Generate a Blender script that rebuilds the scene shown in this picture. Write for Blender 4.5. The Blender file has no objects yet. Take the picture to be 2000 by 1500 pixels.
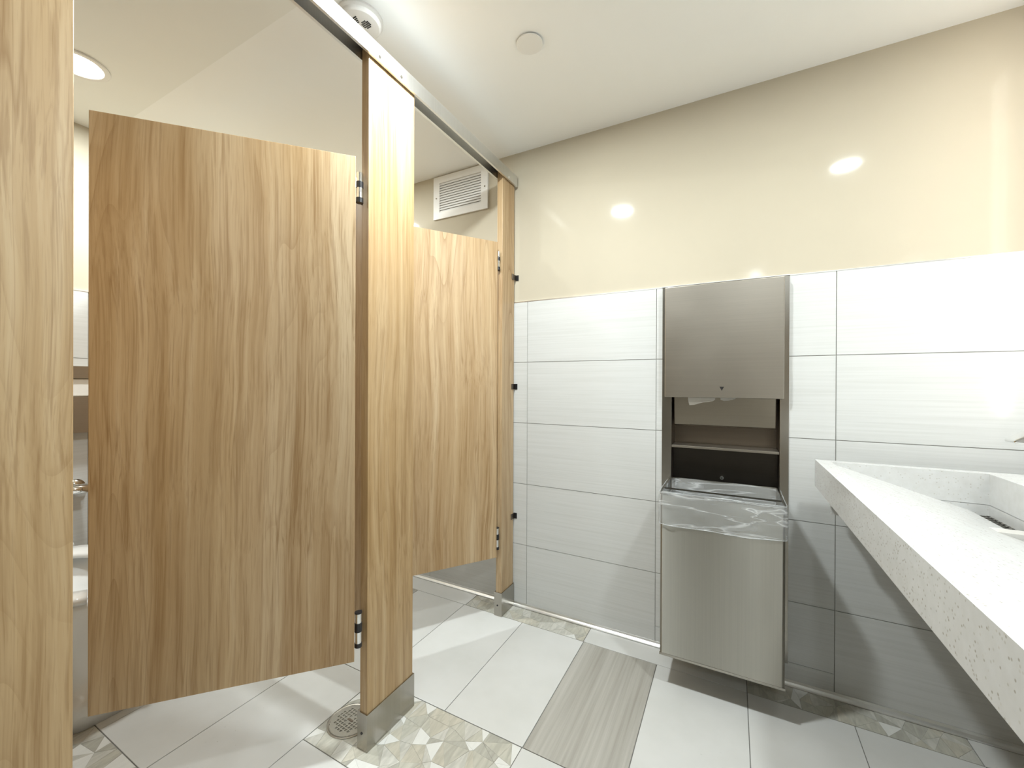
import bpy, bmesh, math, random
from mathutils import Vector, Matrix
from mathutils.geometry import delaunay_2d_cdt

SC = bpy.context.scene
COL = SC.collection
random.seed(7)

# ------------------------------------------------------------------ camera
cam_data = bpy.data.cameras.new('camera')
cam_data.sensor_fit = 'HORIZONTAL'
cam_data.sensor_width = 36.0
cam_data.lens = 803.6 * 36.0 / 2000.0
cam_data.clip_start = 0.02
cam = bpy.data.objects.new('camera', cam_data)
COL.objects.link(cam)
fwd = Vector((-0.47212, 0.88153, -0.0022)).normalized()
rgt = Vector((0.88152, 0.47212, 0.00403))
rgt = (rgt - fwd * rgt.dot(fwd)).normalized()
upv = rgt.cross(fwd).normalized()
cam.matrix_world = Matrix(((rgt.x, upv.x, -fwd.x, 0.0),
                           (rgt.y, upv.y, -fwd.y, 0.0),
                           (rgt.z, upv.z, -fwd.z, 1.135),
                           (0, 0, 0, 1)))
SC.camera = cam

# ------------------------------------------------------------------ world, exposure
world = bpy.data.worlds.new('world')
SC.world = world
world.use_nodes = True
world.node_tree.nodes['Background'].inputs[0].default_value = (0.8, 0.85, 0.9, 1)
world.node_tree.nodes['Background'].inputs[1].default_value = 0.05
SC.view_settings.view_transform = 'Standard'
SC.view_settings.look = 'None'
SC.view_settings.gamma = 1.0
SC.view_settings.use_curve_mapping = False
SC.view_settings.exposure = 0.80

LAMP_COLOR = (0.905, 0.972, 0.985)
LAMPS = [  # x, y, watts, label
    (-0.665, 0.935, 18.0, 'round recessed downlight in the ceiling just in front of the stalls, beside the sprinkler cover'),
    (0.53, 0.97, 8.5, 'round recessed downlight in the ceiling above the sink counter'),
    (-2.136, 0.582, 11.0, 'bright round recessed downlight in the ceiling inside the nearest stall'),
    (-2.136, 1.40, 11.0, 'round recessed downlight in the ceiling above the far stall, hidden behind the headrail'),
    (0.21, -1.35, 7.0, 'unseen round downlight added in the ceiling behind the viewer for fill and a bin highlight'),  # unseen lamp, added for fill and a highlight on the bin
]
CEIL = 2.315

# ------------------------------------------------------------------ helpers
def link(o):
    COL.objects.link(o); return o

def obj(name, bm, mat=None, parent=None, bevel=0.0, smooth=False, seg=2):
    me = bpy.data.meshes.new(name)
    bmesh.ops.recalc_face_normals(bm, faces=bm.faces)
    bm.to_mesh(me); bm.free()
    if smooth:
        for p in me.polygons: p.use_smooth = True
    o = bpy.data.objects.new(name, me)
    link(o)
    if mat is not None:
        for m in (mat if isinstance(mat, (list, tuple)) else [mat]):
            me.materials.append(m)
    if parent is not None: o.parent = parent
    if bevel > 0:
        b = o.modifiers.new('bevel', 'BEVEL'); b.width = bevel; b.segments = seg
        b.limit_method = 'ANGLE'; b.angle_limit = math.radians(40)
    return o

def box(bm, x0, x1, y0, y1, z0, z1, mi=0):
    v = [bm.verts.new((x, y, z)) for z in (z0, z1) for y in (y0, y1) for x in (x0, x1)]
    for idx in ((0, 2, 3, 1), (4, 5, 7, 6), (0, 1, 5, 4), (2, 6, 7, 3), (0, 4, 6, 2), (1, 3, 7, 5)):
        f = bm.faces.new([v[i] for i in idx]); f.material_index = mi
    return v

def bbox(name, dims, mat, parent=None, bevel=0.0, seg=2):
    bm = bmesh.new(); box(bm, *dims); return obj(name, bm, mat, parent, bevel, seg=seg)

def loft(bm, rings, cap0=True, cap1=True, mi=0, closed=True):
    R = [[bm.verts.new(p) for p in r] for r in rings]
    n = len(R[0])
    for a, b in zip(R[:-1], R[1:]):
        for i in range(n if closed else n - 1):
            f = bm.faces.new((a[i], a[(i + 1) % n], b[(i + 1) % n], b[i])); f.material_index = mi
    if cap0: bm.faces.new(R[0]).material_index = mi
    if cap1: bm.faces.new(list(reversed(R[-1]))).material_index = mi
    return R

def tube(bm, pts, rad, n=14, cap=True):
    pts = [Vector(p) for p in pts]
    rads = rad if isinstance(rad, (list, tuple)) else [rad] * len(pts)
    rings = []
    ref = None
    for i, p in enumerate(pts):
        t = (pts[min(i + 1, len(pts) - 1)] - pts[max(i - 1, 0)]).normalized()
        if ref is None:
            ref = Vector((0, 0, 1)) if abs(t.z) < .9 else Vector((1, 0, 0))
        a = (ref - t * ref.dot(t)).normalized(); b = t.cross(a); ref = a
        rings.append([p + (a * math.cos(2 * math.pi * k / n) + b * math.sin(2 * math.pi * k / n)) * rads[i] for k in range(n)])
    loft(bm, rings, cap, cap)

def cyl(bm, x, y, z0, z1, r, n=24):
    tube(bm, [(x, y, z0), (x, y, z1)], r, n)

def lathe(bm, cx, cy, prof, n=40, cap0=True, cap1=True):
    loft(bm, [[(cx + r * math.cos(2 * math.pi * k / n), cy + r * math.sin(2 * math.pi * k / n), z) for k in range(n)] for r, z in prof], cap0, cap1)

def thing(name, label, cat, loc=(0, 0, 0), rotz=0.0, group=None):
    o = bpy.data.objects.new(name, None); link(o)
    o.empty_display_size = .05
    o.location = loc; o.rotation_euler = (0, 0, rotz)
    o['label'] = label; o['category'] = cat
    if group: o['group'] = group
    return o

def struct(o, label, cat):
    o['kind'] = 'structure'; o['label'] = label; o['category'] = cat
    return o

# ------------------------------------------------------------------ materials
class NT:
    def __init__(s, name):
        s.m = bpy.data.materials.new(name); s.m.use_nodes = True
        s.t = s.m.node_tree; s.b = s.t.nodes['Principled BSDF']
    def n(s, typ, **kw):
        nd = s.t.nodes.new(typ)
        for k, v in kw.items(): setattr(nd, k, v)
        return nd
    def l(s, a, b): s.t.links.new(a, b)
    def coords(s, scale=(1, 1, 1), rand=True):
        tc = s.n('ShaderNodeTexCoord'); mp = s.n('ShaderNodeMapping')
        mp.inputs['Scale'].default_value = scale
        if rand:
            oi = s.n('ShaderNodeObjectInfo'); mul = s.n('ShaderNodeVectorMath', operation='SCALE')
            cmb = s.n('ShaderNodeCombineXYZ')
            s.l(oi.outputs['Random'], cmb.inputs[0]); s.l(oi.outputs['Random'], cmb.inputs[1]); s.l(oi.outputs['Random'], cmb.inputs[2])
            s.l(cmb.outputs[0], mul.inputs[0]); mul.inputs['Scale'].default_value = 37.0
            add = s.n('ShaderNodeVectorMath', operation='ADD')
            s.l(tc.outputs['Object'], add.inputs[0]); s.l(mul.outputs[0], add.inputs[1])
            s.l(add.outputs[0], mp.inputs['Vector'])
        else:
            s.l(tc.outputs['Object'], mp.inputs['Vector'])
        return mp.outputs[0]
    def noise(s, vec, scale=1, detail=3, rough=.55, dist=0):
        nd = s.n('ShaderNodeTexNoise'); s.l(vec, nd.inputs['Vector'])
        nd.inputs['Scale'].default_value = scale; nd.inputs['Detail'].default_value = detail
        nd.inputs['Roughness'].default_value = rough; nd.inputs['Distortion'].default_value = dist
        return nd.outputs['Fac']
    def ramp(s, fac, stops, interp='LINEAR'):
        r = s.n('ShaderNodeValToRGB'); s.l(fac, r.inputs[0]); r.color_ramp.interpolation = interp
        e = r.color_ramp.elements
        while len(e) < len(stops): e.new(.5)
        for el, (p, c) in zip(e, stops):
            el.position = p; el.color = (*c, 1) if len(c) == 3 else c
        return r.outputs[0]
    def mix(s, fac, a, b, blend='MIX'):
        m = s.n('ShaderNodeMix', data_type='RGBA', blend_type=blend)
        for i, v in ((0, fac), (6, a), (7, b)):
            if isinstance(v, (int, float)): m.inputs[i].default_value = v
            elif isinstance(v, tuple): m.inputs[i].default_value = (*v, 1)
            else: s.l(v, m.inputs[i])
        return m.outputs[2]
    def math(s, op, a, b=None):
        m = s.n('ShaderNodeMath', operation=op)
        for i, v in ((0, a), (1, b)):
            if v is None: continue
            if isinstance(v, (int, float)): m.inputs[i].default_value = v
            else: s.l(v, m.inputs[i])
        return m.outputs[0]
    def bump(s, h, strength=.2, dist=.002):
        b = s.n('ShaderNodeBump'); b.inputs['Strength'].default_value = strength; b.inputs['Distance'].default_value = dist
        s.l(h, b.inputs['Height']); s.l(b.outputs[0], s.b.inputs['Normal'])
    def set(s, **kw):
        for k, v in kw.items():
            k = k.replace('_', ' ')
            if isinstance(v, (int, float)): s.b.inputs[k].default_value = v
            elif isinstance(v, tuple): s.b.inputs[k].default_value = (*v, 1)
            else: s.l(v, s.b.inputs[k])
        return s

def plain(name, col, rough=.5, metal=0.0, var=.04, vs=8.0, bump=0.0, **kw):
    t = NT(name); v = t.coords((1, 1, 1))
    nz = t.noise(v, vs, 4)
    a = tuple(max(0, c * (1 - var)) for c in col); b = tuple(min(1, c * (1 + var)) for c in col)
    t.set(Base_Color=t.ramp(nz, [(.3, a), (.7, b)]), Roughness=rough, Metallic=metal, **kw)
    if bump: t.bump(t.noise(v, 260, 2), bump, .0006)
    return t.m

def wood_material(name, light=(0.549, 0.422, 0.267), mid=(0.385, 0.246, 0.115), dark=(0.221, 0.119, 0.041)):
    t = NT(name)
    v = t.coords((1, 1, 1))
    def scaled(sc):
        mp = t.n('ShaderNodeMapping'); mp.inputs['Scale'].default_value = sc; t.l(v, mp.inputs['Vector']); return mp.outputs[0]
    # slow sideways wander so that the grain is not ruler straight
    wv = t.n('ShaderNodeTexNoise'); t.l(scaled((2.2, 2.2, 1.1)), wv.inputs['Vector']); wv.inputs['Scale'].default_value = 1; wv.inputs['Detail'].default_value = 2
    off = t.n('ShaderNodeVectorMath', operation='SCALE'); t.l(wv.outputs['Color'], off.inputs[0]); off.inputs['Scale'].default_value = .07
    add = t.n('ShaderNodeVectorMath', operation='ADD'); t.l(v, add.inputs[0]); t.l(off.outputs[0], add.inputs[1])
    v2 = add.outputs[0]
    def sc2(sc):
        mp = t.n('ShaderNodeMapping'); mp.inputs['Scale'].default_value = sc; t.l(v2, mp.inputs['Vector']); return mp.outputs[0]
    broad = t.noise(sc2((9, 9, .35)), 1, 3, .55)
    streak = t.noise(sc2((42, 42, .9)), 1, 4, .65)
    fine = t.noise(sc2((150, 150, 2.6)), 1, 3, .6)
    pore = t.noise(sc2((520, 520, 14)), 1, 2, .5)
    slow = t.noise(scaled((2.9, 2.9, .20)), 1, 2, .35)
    fr = t.math('FRACT', t.math('MULTIPLY', slow, 52.0))
    line = t.ramp(fr, [(0.0, (1, 1, 1)), (.14, (.35, .35, .35)), (.5, (.05, .05, .05)), (1.0, (0, 0, 0))])
    patch = t.ramp(t.noise(scaled((3.2, 3.2, .9)), 1, 2), [(.46, (0, 0, 0)), (.64, (1, 1, 1))])
    base = t.ramp(broad, [(.25, mid), (.50, tuple((a + b) / 2 for a, b in zip(light, mid))), (.72, light)])
    warm = t.ramp(t.noise(scaled((2.0, 2.0, .35)), 1, 2), [(.42, (0, 0, 0)), (.62, (1, 1, 1))])
    base = t.mix(t.math('MULTIPLY', warm, .55), base, (0.426, 0.275, 0.115))
    fl = t.ramp(streak, [(.30, (1, 1, 1)), (.46, (.25, .25, .25)), (.62, (0, 0, 0))])
    c = t.mix(t.math('MULTIPLY', fl, .62), base, (0.271, 0.156, 0.061))
    hl = t.ramp(streak, [(.52, (0, 0, 0)), (.75, (1, 1, 1))])
    c = t.mix(t.math('MULTIPLY', hl, .35), c, (0.607, 0.484, 0.328))
    ff = t.ramp(fine, [(.36, (1, 1, 1)), (.48, (0, 0, 0))])
    c = t.mix(t.math('MULTIPLY', ff, .38), c, dark)
    for sc_, wd, st_ in (((17, 17, .28), .011, .55), ((33, 33, .45), .015, .42)):
        rn = t.noise(sc2(sc_), 1, 3, .5)
        rg = t.ramp(t.math('ABSOLUTE', t.math('SUBTRACT', rn, .52)), [(0, (1, 1, 1)), (wd, (0, 0, 0))])
        msk = t.ramp(t.noise(scaled((6, 6, 1.3)), 1, 2), [(.42, (.12, .12, .12)), (.62, (1, 1, 1))])
        c = t.mix(t.math('MULTIPLY', t.math('MULTIPLY', rg, msk), st_), c, dark)
    lf = t.math('MULTIPLY', t.math('MULTIPLY', line, patch), .62)
    c = t.mix(lf, c, dark)
    pf = t.ramp(pore, [(.30, (1, 1, 1)), (.42, (0, 0, 0))])
    c = t.mix(t.math('MULTIPLY', pf, .22), c, dark)
    vo = t.n('ShaderNodeTexVoronoi'); vo.inputs['Scale'].default_value = 1.0
    vo.feature = 'F1'; t.l(sc2((4.5, 4.5, 2.0)), vo.inputs['Vector'])
    kn = t.ramp(vo.outputs['Distance'], [(.0, (1, 1, 1)), (.03, (.5, .5, .5)), (.08, (0, 0, 0))])
    c = t.mix(t.math('MULTIPLY', kn, .35), c, dark)
    t.set(Base_Color=c, Roughness=.38)
    t.b.inputs['Specular IOR Level'].default_value = .4
    t.bump(fine, .06, .0005)
    return t.m

M = {}
M['wood'] = wood_material('oak_laminate')
def wall_tile_mat():
    t = NT('streaked_wall_tile'); v = t.coords((1, 1, 1))
    mp = t.n('ShaderNodeMapping'); mp.inputs['Scale'].default_value = (2.2, 2.2, 150); t.l(v, mp.inputs['Vector'])
    nz = t.noise(mp.outputs[0], 1, 4, .6, .2)
    mp2 = t.n('ShaderNodeMapping'); mp2.inputs['Scale'].default_value = (3, 3, 3); t.l(v, mp2.inputs['Vector'])
    c = t.ramp(nz, [(.28, (0.574, 0.582, 0.566)), (.52, (0.623, 0.631, 0.619)), (.8, (0.656, 0.664, 0.656))])
    c = t.mix(t.math('MULTIPLY', t.noise(mp2.outputs[0], 1, 2), .10), c, (0.558, 0.558, 0.508))
    t.set(Base_Color=c, Roughness=.17); t.b.inputs['Specular IOR Level'].default_value = .37
    t.bump(nz, .05, .0006); return t.m
M['tile'] = wall_tile_mat()
def floor_tile_mat():
    t = NT('white_floor_tile'); v = t.coords((1, 1, 1))
    big = t.noise(v, 3.2, 4, .6)
    c = t.ramp(big, [(.3, (0.574, 0.574, 0.549)), (.6, (0.631, 0.631, 0.611)), (.8, (0.656, 0.656, 0.640))])
    sp = t.noise(v, 95, 3, .6)
    patch = t.noise(v, 5.5, 2, .5)
    m = t.math('MULTIPLY', t.ramp(sp, [(.69, (0, 0, 0)), (.75, (1, 1, 1))]), t.ramp(patch, [(.52, (0, 0, 0)), (.66, (1, 1, 1))]))
    c = t.mix(t.math('MULTIPLY', m, .55), c, (.36, .34, .27))
    t.set(Base_Color=c, Roughness=.33); t.bump(big, .03, .001); return t.m
M['floor_tile'] = floor_tile_mat()
def gray_tile_mat():
    t = NT('striated_grey_floor_tile'); v = t.coords((1, 1, 1))
    mp = t.n('ShaderNodeMapping'); mp.inputs['Scale'].default_value = (85, 1.6, 1); t.l(v, mp.inputs['Vector'])
    nz = t.noise(mp.outputs[0], 1, 4, .6, .1)
    mp2 = t.n('ShaderNodeMapping'); mp2.inputs['Scale'].default_value = (26, .8, 1); t.l(v, mp2.inputs['Vector'])
    n2 = t.noise(mp2.outputs[0], 1, 2)
    c = t.mix(.5, t.ramp(nz, [(.3, (0.271, 0.254, 0.221)), (.7, (0.492, 0.476, 0.435))]), t.ramp(n2, [(.35, (0.312, 0.295, 0.254)), (.65, (0.467, 0.451, 0.410))]))
    t.set(Base_Color=c, Roughness=.35); return t.m
M['gray_tile'] = gray_tile_mat()
def steel(name, col, rough, axis='z', aniso=.5, var=.03, bumpy=1):
    t = NT(name); v = t.coords((1, 1, 1))
    sc = {'z': (260, 260, 2), 'x': (2, 2, 260)}[axis]
    mp = t.n('ShaderNodeMapping'); mp.inputs['Scale'].default_value = sc; t.l(v, mp.inputs['Vector'])
    nz = t.noise(mp.outputs[0], 1, 3)
    sm = t.noise(v, 5, 3)
    a = tuple(c * (1 - var) for c in col); b = tuple(min(1, c * (1 + var)) for c in col)
    rr = t.n('ShaderNodeMapRange'); t.l(sm, rr.inputs[0]); rr.inputs[3].default_value = rough * .85; rr.inputs[4].default_value = rough * 1.2
    t.set(Base_Color=t.ramp(nz, [(.3, a), (.7, b)]), Metallic=1.0, Roughness=rr.outputs[0])
    if bumpy: t.bump(nz, .015, .0003)
    return t.m
M['steel'] = steel('brushed_stainless_steel', (.40, .38, .34), .24)
M['steel_bin'] = steel('bin_stainless_steel', (.42, .405, .36), .42, bumpy=0)
_n = M['steel_bin'].node_tree; _b = _n.nodes['Principled BSDF']; _t = _n.nodes.new('ShaderNodeTangent'); _t.direction_type = 'RADIAL'; _t.axis = 'Z'
_n.links.new(_t.outputs[0], _b.inputs['Tangent']); _b.inputs['Anisotropic'].default_value = 1.0; _b.inputs['Anisotropic Rotation'].default_value = 0.25
for _l in list(_b.inputs['Roughness'].links): _n.links.remove(_l)
_b.inputs['Roughness'].default_value = .37
M['steel_h'] = steel('satin_stainless_steel', (.46, .425, .37), .34, 'x')
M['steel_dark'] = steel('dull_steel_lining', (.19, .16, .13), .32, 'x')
M['panel_dark'] = steel('shade_darkened_steel_panel', (.075, .068, .06), .3, 'x')  # steel back plate, the recess shadow is put into its near-black colour
M['alu'] = steel('satin_aluminium', (.78, .79, .79), .33)
M['steel_tray'] = steel('dull_steel_tray', (.38, .34, .28), .30, 'x')
M['chrome'] = plain('polished_chrome', (.80, .80, .79), .08, 1.0, .01)
M['chrome_trim'] = plain('bright_trim_metal', (.86, .86, .85), .34, 1.0, .01)
M['paint'] = plain('beige_semigloss_paint', (0.508, 0.459, 0.361), .085, 0, .02, 3, .02)
M['paint'].node_tree.nodes['Principled BSDF'].inputs['Specular IOR Level'].default_value = .07
M['ceiling_shaded'] = plain('shaded_off_white_ceiling_paint', (.84, .845, .805), .5, 0, .015, 2, .02)  # ceiling white darkened and warmed, shading beyond the seam put into the colour
M['brown_paint'] = plain('taupe_paint', (.24, .21, .17), .5, 0, .03)  # dark tone on the unseen front wall, chosen to cut fill light
M['ceiling'] = plain('off_white_ceiling_paint', (.90, .905, .885), .5, 0, .015, 2, .02)
M['grout'] = plain('grey_grout', (.33, .325, .30), .8, 0, .08, 60)
M['floor_grout'] = plain('dark_floor_grout', (.22, .215, .20), .85, 0, .1, 60)
M['white_metal'] = plain('white_enamelled_metal', (.80, .79, .76), .35, 0, .01)
M['white_plastic'] = plain('white_plastic', (.80, .79, .77), .4, 0, .01)
M['porcelain'] = plain('white_porcelain', (.83, .83, .81), .08, 0, .005)
M['seat'] = plain('white_seat_plastic', (.86, .86, .84), .2, 0, .005)
M['black'] = plain('black_plastic', (.012, .012, .014), .3, 0, .1)
M['black_print'] = plain('black_print', (.015, .013, .012), .5, 0, .1)
M['void_shade'] = plain('void_shade_black', (.012, .011, .010), .8, 0, .1)  # near-black, the shade inside holes and gaps put into the colour
M['paper'] = plain('white_paper', (.82, .81, .77), .8, 0, .02, 30, .1)
M['mirror'] = plain('mirror_glass', (.90, .91, .90), .02, 1.0, .002)
def quartz():
    t = NT('speckled_white_quartz'); v = t.coords((1, 1, 1), rand=False)
    vo = t.n('ShaderNodeTexVoronoi'); vo.inputs['Scale'].default_value = 190; t.l(v, vo.inputs['Vector'])
    cr = t.n('ShaderNodeSeparateColor'); t.l(vo.outputs['Color'], cr.inputs[0])
    near = t.ramp(vo.outputs['Distance'], [(.22, (1, 1, 1)), (.42, (0, 0, 0))])
    few = t.ramp(cr.outputs[0], [(.80, (0, 0, 0)), (.84, (1, 1, 1))])
    m = t.math('MULTIPLY', near, few)
    base = t.ramp(t.noise(v, 40, 4), [(.3, (0.574, 0.574, 0.558)), (.7, (0.623, 0.627, 0.619))])
    tint = t.ramp(cr.outputs[1], [(.3, (.30, .27, .21)), (.6, (.42, .40, .35)), (.9, (.54, .52, .48))])
    t.set(Base_Color=t.mix(t.math('MULTIPLY', m, .75), base, tint), Roughness=.22); return t.m
M['quartz'] = quartz()
SHARDS = []
for nm, c, r in (('pearl_white_shard', (0.689, 0.689, 0.656), .12), ('warm_grey_shard', (0.459, 0.447, 0.385), .14), ('mid_grey_shard', (0.402, 0.394, 0.344), .14),
                 ('pale_grey_shard', (0.517, 0.508, 0.459), .14), ('sand_shard', (0.484, 0.459, 0.385), .14)):
    t = NT(nm); v = t.coords((1, 1, 1))
    mp = t.n('ShaderNodeMapping'); mp.inputs['Scale'].default_value = (60, 14, 20); mp.inputs['Rotation'].default_value = (0, 0, random.uniform(0, 3)); t.l(v, mp.inputs['Vector'])
    nz = t.noise(mp.outputs[0], 1, 3, .5, .8)
    k = .03 if 'white' in nm else .14
    t.set(Base_Color=t.ramp(nz, [(.3, tuple(x * (1 - k) for x in c)), (.7, tuple(min(1, x * (1 + k)) for x in c))]), Roughness=r)
    SHARDS.append(t.m)
def emissive(name, col, s):
    t = NT(name); t.set(Base_Color=(.9, .9, .9)); t.b.inputs['Emission Color'].default_value = (*col, 1); t.b.inputs['Emission Strength'].default_value = s
    return t.m
M['lens'] = emissive('downlight_lens', (1, .98, .94), 9.0)
M['led'] = emissive('mirror_light_diffuser', (1, .94, .88), 15.0)
def film():
    t = NT('clear_plastic_film'); v = t.coords((1, 1, 1), rand=False)
    mp = t.n('ShaderNodeMapping'); mp.inputs['Rotation'].default_value = (0, .35, 0); mp.inputs['Scale'].default_value = (3.5, 9, 26); t.l(v, mp.inputs['Vector'])
    nz = t.noise(mp.outputs[0], 1, 3, .5, .9)
    ridge = t.math('ABSOLUTE', t.math('SUBTRACT', nz, .5))
    r = t.ramp(ridge, [(0, (1, 1, 1)), (.018, (.35, .35, .35)), (.06, (0, 0, 0))])
    t.bump(t.math('ADD', nz, t.math('MULTIPLY', r, .12)), .5, .004)
    t.set(Base_Color=(.84, .86, .87), Roughness=.12)
    tr = t.n('ShaderNodeBsdfTransparent'); tr.inputs[0].default_value = (.94, .95, .955, 1)
    mx = t.n('ShaderNodeMixShader')
    t.l(t.math('ADD', t.math('MULTIPLY', r, .45), .22), mx.inputs[0])
    t.l(tr.outputs[0], mx.inputs[1]); t.l(t.b.outputs[0], mx.inputs[2])
    t.l(mx.outputs[0], t.t.nodes['Material Output'].inputs['Surface'])
    return t.m
M['film'] = film()

# ------------------------------------------------------------------ room shell
XL, XR, YB, YF = -2.62, 0.86, 1.867, -2.30     # tile faces of the left, right, back and front walls
PT = .010                                      # tiles stand this proud of the paint
TT = 1.547                                     # top of the tile wainscot
HX0, HX1, HZ0, HZ1 = -.240, .166, .095, 1.53   # recess in the back wall for the towel cabinet
T = .16
bm = bmesh.new(); box(bm, XL - T, XR + T, YF - T, YB + T + .1, -.12, -.003)
floor = struct(obj('floor', bm, M['floor_grout']), 'restroom floor of white, grey and shard-patterned tiles with thin dark grout lines', 'floor')
bm = bmesh.new(); box(bm, XL - T, XR + T, YF - T, YB + T + .1, CEIL, CEIL + .1)
ceiling = struct(obj('ceiling', bm, M['ceiling']), 'smooth off-white ceiling with recessed downlights', 'ceiling')
bbox('drywall_step', (XL - PT, -1.19, YF, .815, CEIL - .008, CEIL), M['ceiling_shaded'], ceiling)

bm = bmesh.new()
y0, y1 = YB + PT, YB + T + .1
box(bm, XL - T, HX0, y0, y1, 0, CEIL); box(bm, HX1, XR + T, y0, y1, 0, CEIL)
box(bm, HX0, HX1, y0, y1, HZ1, CEIL); box(bm, HX0, HX1, y0, y1, 0, HZ0)
box(bm, HX0, HX1, y0 + .14, y1, HZ0, HZ1)
wall_back = struct(obj('wall_back', bm, M['paint']), 'back wall, beige paint above a wainscot of wide white tiles', 'wall')
bm = bmesh.new(); box(bm, XL - T, XL - PT, YF - T, y0, 0, CEIL)
wall_left = struct(obj('wall_left', bm, M['paint']), 'wall behind the toilet stalls, beige paint above white tiles', 'wall')
bm = bmesh.new(); box(bm, XR + PT, XR + T, YF - T, y0, 0, CEIL)
wall_right = struct(obj('wall_right', bm, M['paint']), 'wall behind the sink counter and mirror, beige paint above white tiles', 'wall')
bm = bmesh.new(); box(bm, XL - PT, XR + PT, YF - T, YF, 0, CEIL)
wall_front = struct(obj('wall_front', bm, M['brown_paint']), 'unseen wall behind the viewer, taupe kept dark to cut fill light', 'wall')

struct(bbox('trim_4', (.13, .36, YF + .0005, YF + .03, .0, 2.12), M['white_metal'], None, .003), 'broad white casing added unseen behind the viewer for the bin front to reflect', 'trim')  # unseen white strip, added to give the bin front a bright reflection
d1 = struct(bbox('door_1', (.362, .84, YF + .0005, YF + .02, .004, 2.10), M['wood'], None, .002), 'unseen wood-look door added beside the reflected casing behind the viewer', 'door')  # unseen brown leaf, added with the white casing for the bin reflection
bbox('push_plate', (.40, .47, YF + .0202, YF + .022, .95, 1.25), M['steel'], d1)

# tile courses, bottom to top
ZC = [.004, .315, .624, .933, 1.241, TT]
G = .0013
def tile_bm_xz(x0, x1, z0, z1, yf, yb):
    b = bmesh.new(); cx, cz = (x0 + x1) / 2, (z0 + z1) / 2
    box(b, x0 - cx, x1 - cx, yf, yb, z0 - cz, z1 - cz); return b, (cx, 0, cz)
gb = bmesh.new()
box(gb, XL, HX0, YB + .0028, YB + PT, 0, TT - .002); box(gb, HX1, XR, YB + .0028, YB + PT, 0, TT - .002)
box(gb, HX0, HX1, YB + .0028, YB + PT, 0, HZ0)
obj('grout', gb, M['grout'], wall_back)
XC = [XL, -2.152, -1.532, -.912, -.291, .331, XR]
for r in range(5):
    for c in range(6):
        x0, x1 = XC[c] + G, XC[c + 1] - G
        z0, z1 = ZC[r] + G, ZC[r + 1] - G
        spans = [(x0, x1, z0, z1)]
        if c == 3: spans = [(x0, x1, z0, z1)]
        if c == 4:
            spans = [(x0, HX0 - .003, z0, z1), (HX1 + .003, x1, z0, z1)]
            if r == 0: spans = [(x0, x1, z0, HZ0 - .012), (x0, HX0 - .003, HZ0 - .0105, z1), (HX1 + .003, x1, HZ0 - .0105, z1)]
        for s in spans:
            b, loc = tile_bm_xz(*s, YB, YB + .009)
            o = obj('wall_tile', b, M['tile'], wall_back); o.location = loc
def side_tiles(parent, xf, sgn, ys):
    g = bmesh.new(); xa, xb = sorted((xf - sgn * .0028, xf - sgn * PT)); box(g, xa, xb, YF, YB, 0, TT - .002); obj('grout', g, M['grout'], parent)
    for r in range(5):
        for a, b_ in zip(ys[:-1], ys[1:]):
            bb = bmesh.new(); xa, xb = sorted((xf, xf - sgn * .009)); cy, cz = (a + b_) / 2, (ZC[r] + ZC[r + 1]) / 2
            box(bb, xa, xb, a + G - cy, b_ - G - cy, ZC[r] + G - cz, ZC[r + 1] - G - cz)
            o = obj('wall_tile', bb, M['tile'], parent); o.location = (0, cy, cz)
side_tiles(wall_left, XL, 1, [YF, -1.69, -1.08, -.47, .14, .75, 1.36, YB])
side_tiles(wall_right, XR, -1, [YF, -1.60, -.98, -.36, .26, .88, 1.50, YB])

# metal trims of the wainscot and of the floor junction
def trim(n, dims, mat, label, bev=.0008):
    o = bbox('trim_%d' % n, dims, mat, None, bev, 1); return struct(o, label, 'trim')
bm = bmesh.new(); box(bm, XL, HX0 - .028, YB - .0012, YB + PT, TT - .0015, TT + .0025); box(bm, HX1 + .024, XR, YB - .0012, YB + PT, TT - .0015, TT + .0025)
box(bm, HX0 - .028, HX1 + .024, YB - .001, YB + PT, TT + .001, TT + .0045)
struct(obj('trim_1', bm, M['chrome_trim']), 'thin bright metal strip capping the white tiles of the back wall', 'trim')
trim(2, (XL - PT, XL + .0012, YF, YB, TT - .0015, TT + .0025), M['chrome_trim'], 'thin bright metal strip capping the white tiles behind the stalls')
trim(3, (XR - .0012, XR + PT, YF, YB, TT - .0015, TT + .0025), M['chrome_trim'], 'thin bright metal strip capping the white tiles behind the sink')
def cove(n, pts, axis, a, b_, label):
    bm = bmesh.new()
    if axis == 'x': rings = [[(x, p[0], p[1]) for p in pts] for x in (a, b_)]
    else: rings = [[(p[0], y, p[1]) for p in pts] for y in (a, b_)]
    loft(bm, rings); struct(obj('baseboard_%s' % n, bm, M['chrome_trim']), label, 'baseboard')
prof = [(YB - .0005, 0), (YB - .0145, 0), (YB - .014, .0035), (YB - .0085, .0055), (YB - .0035, .0105), (YB - .0025, .019), (YB - .0005, .0195)]
cove('back', prof, 'x', XL + .002, XR - .002, 'shiny metal cove strip where the back wall meets the floor')
cove('left', [(XL + (YB - p[0]), p[1]) for p in prof], 'y', YF, YB - .015, 'shiny metal cove strip at the foot of the wall behind the stalls')
cove('right', [(XR - (YB - p[0]), p[1]) for p in prof], 'y', YF, YB - .015, 'shiny metal cove strip at the foot of the wall under the sink')

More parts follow.
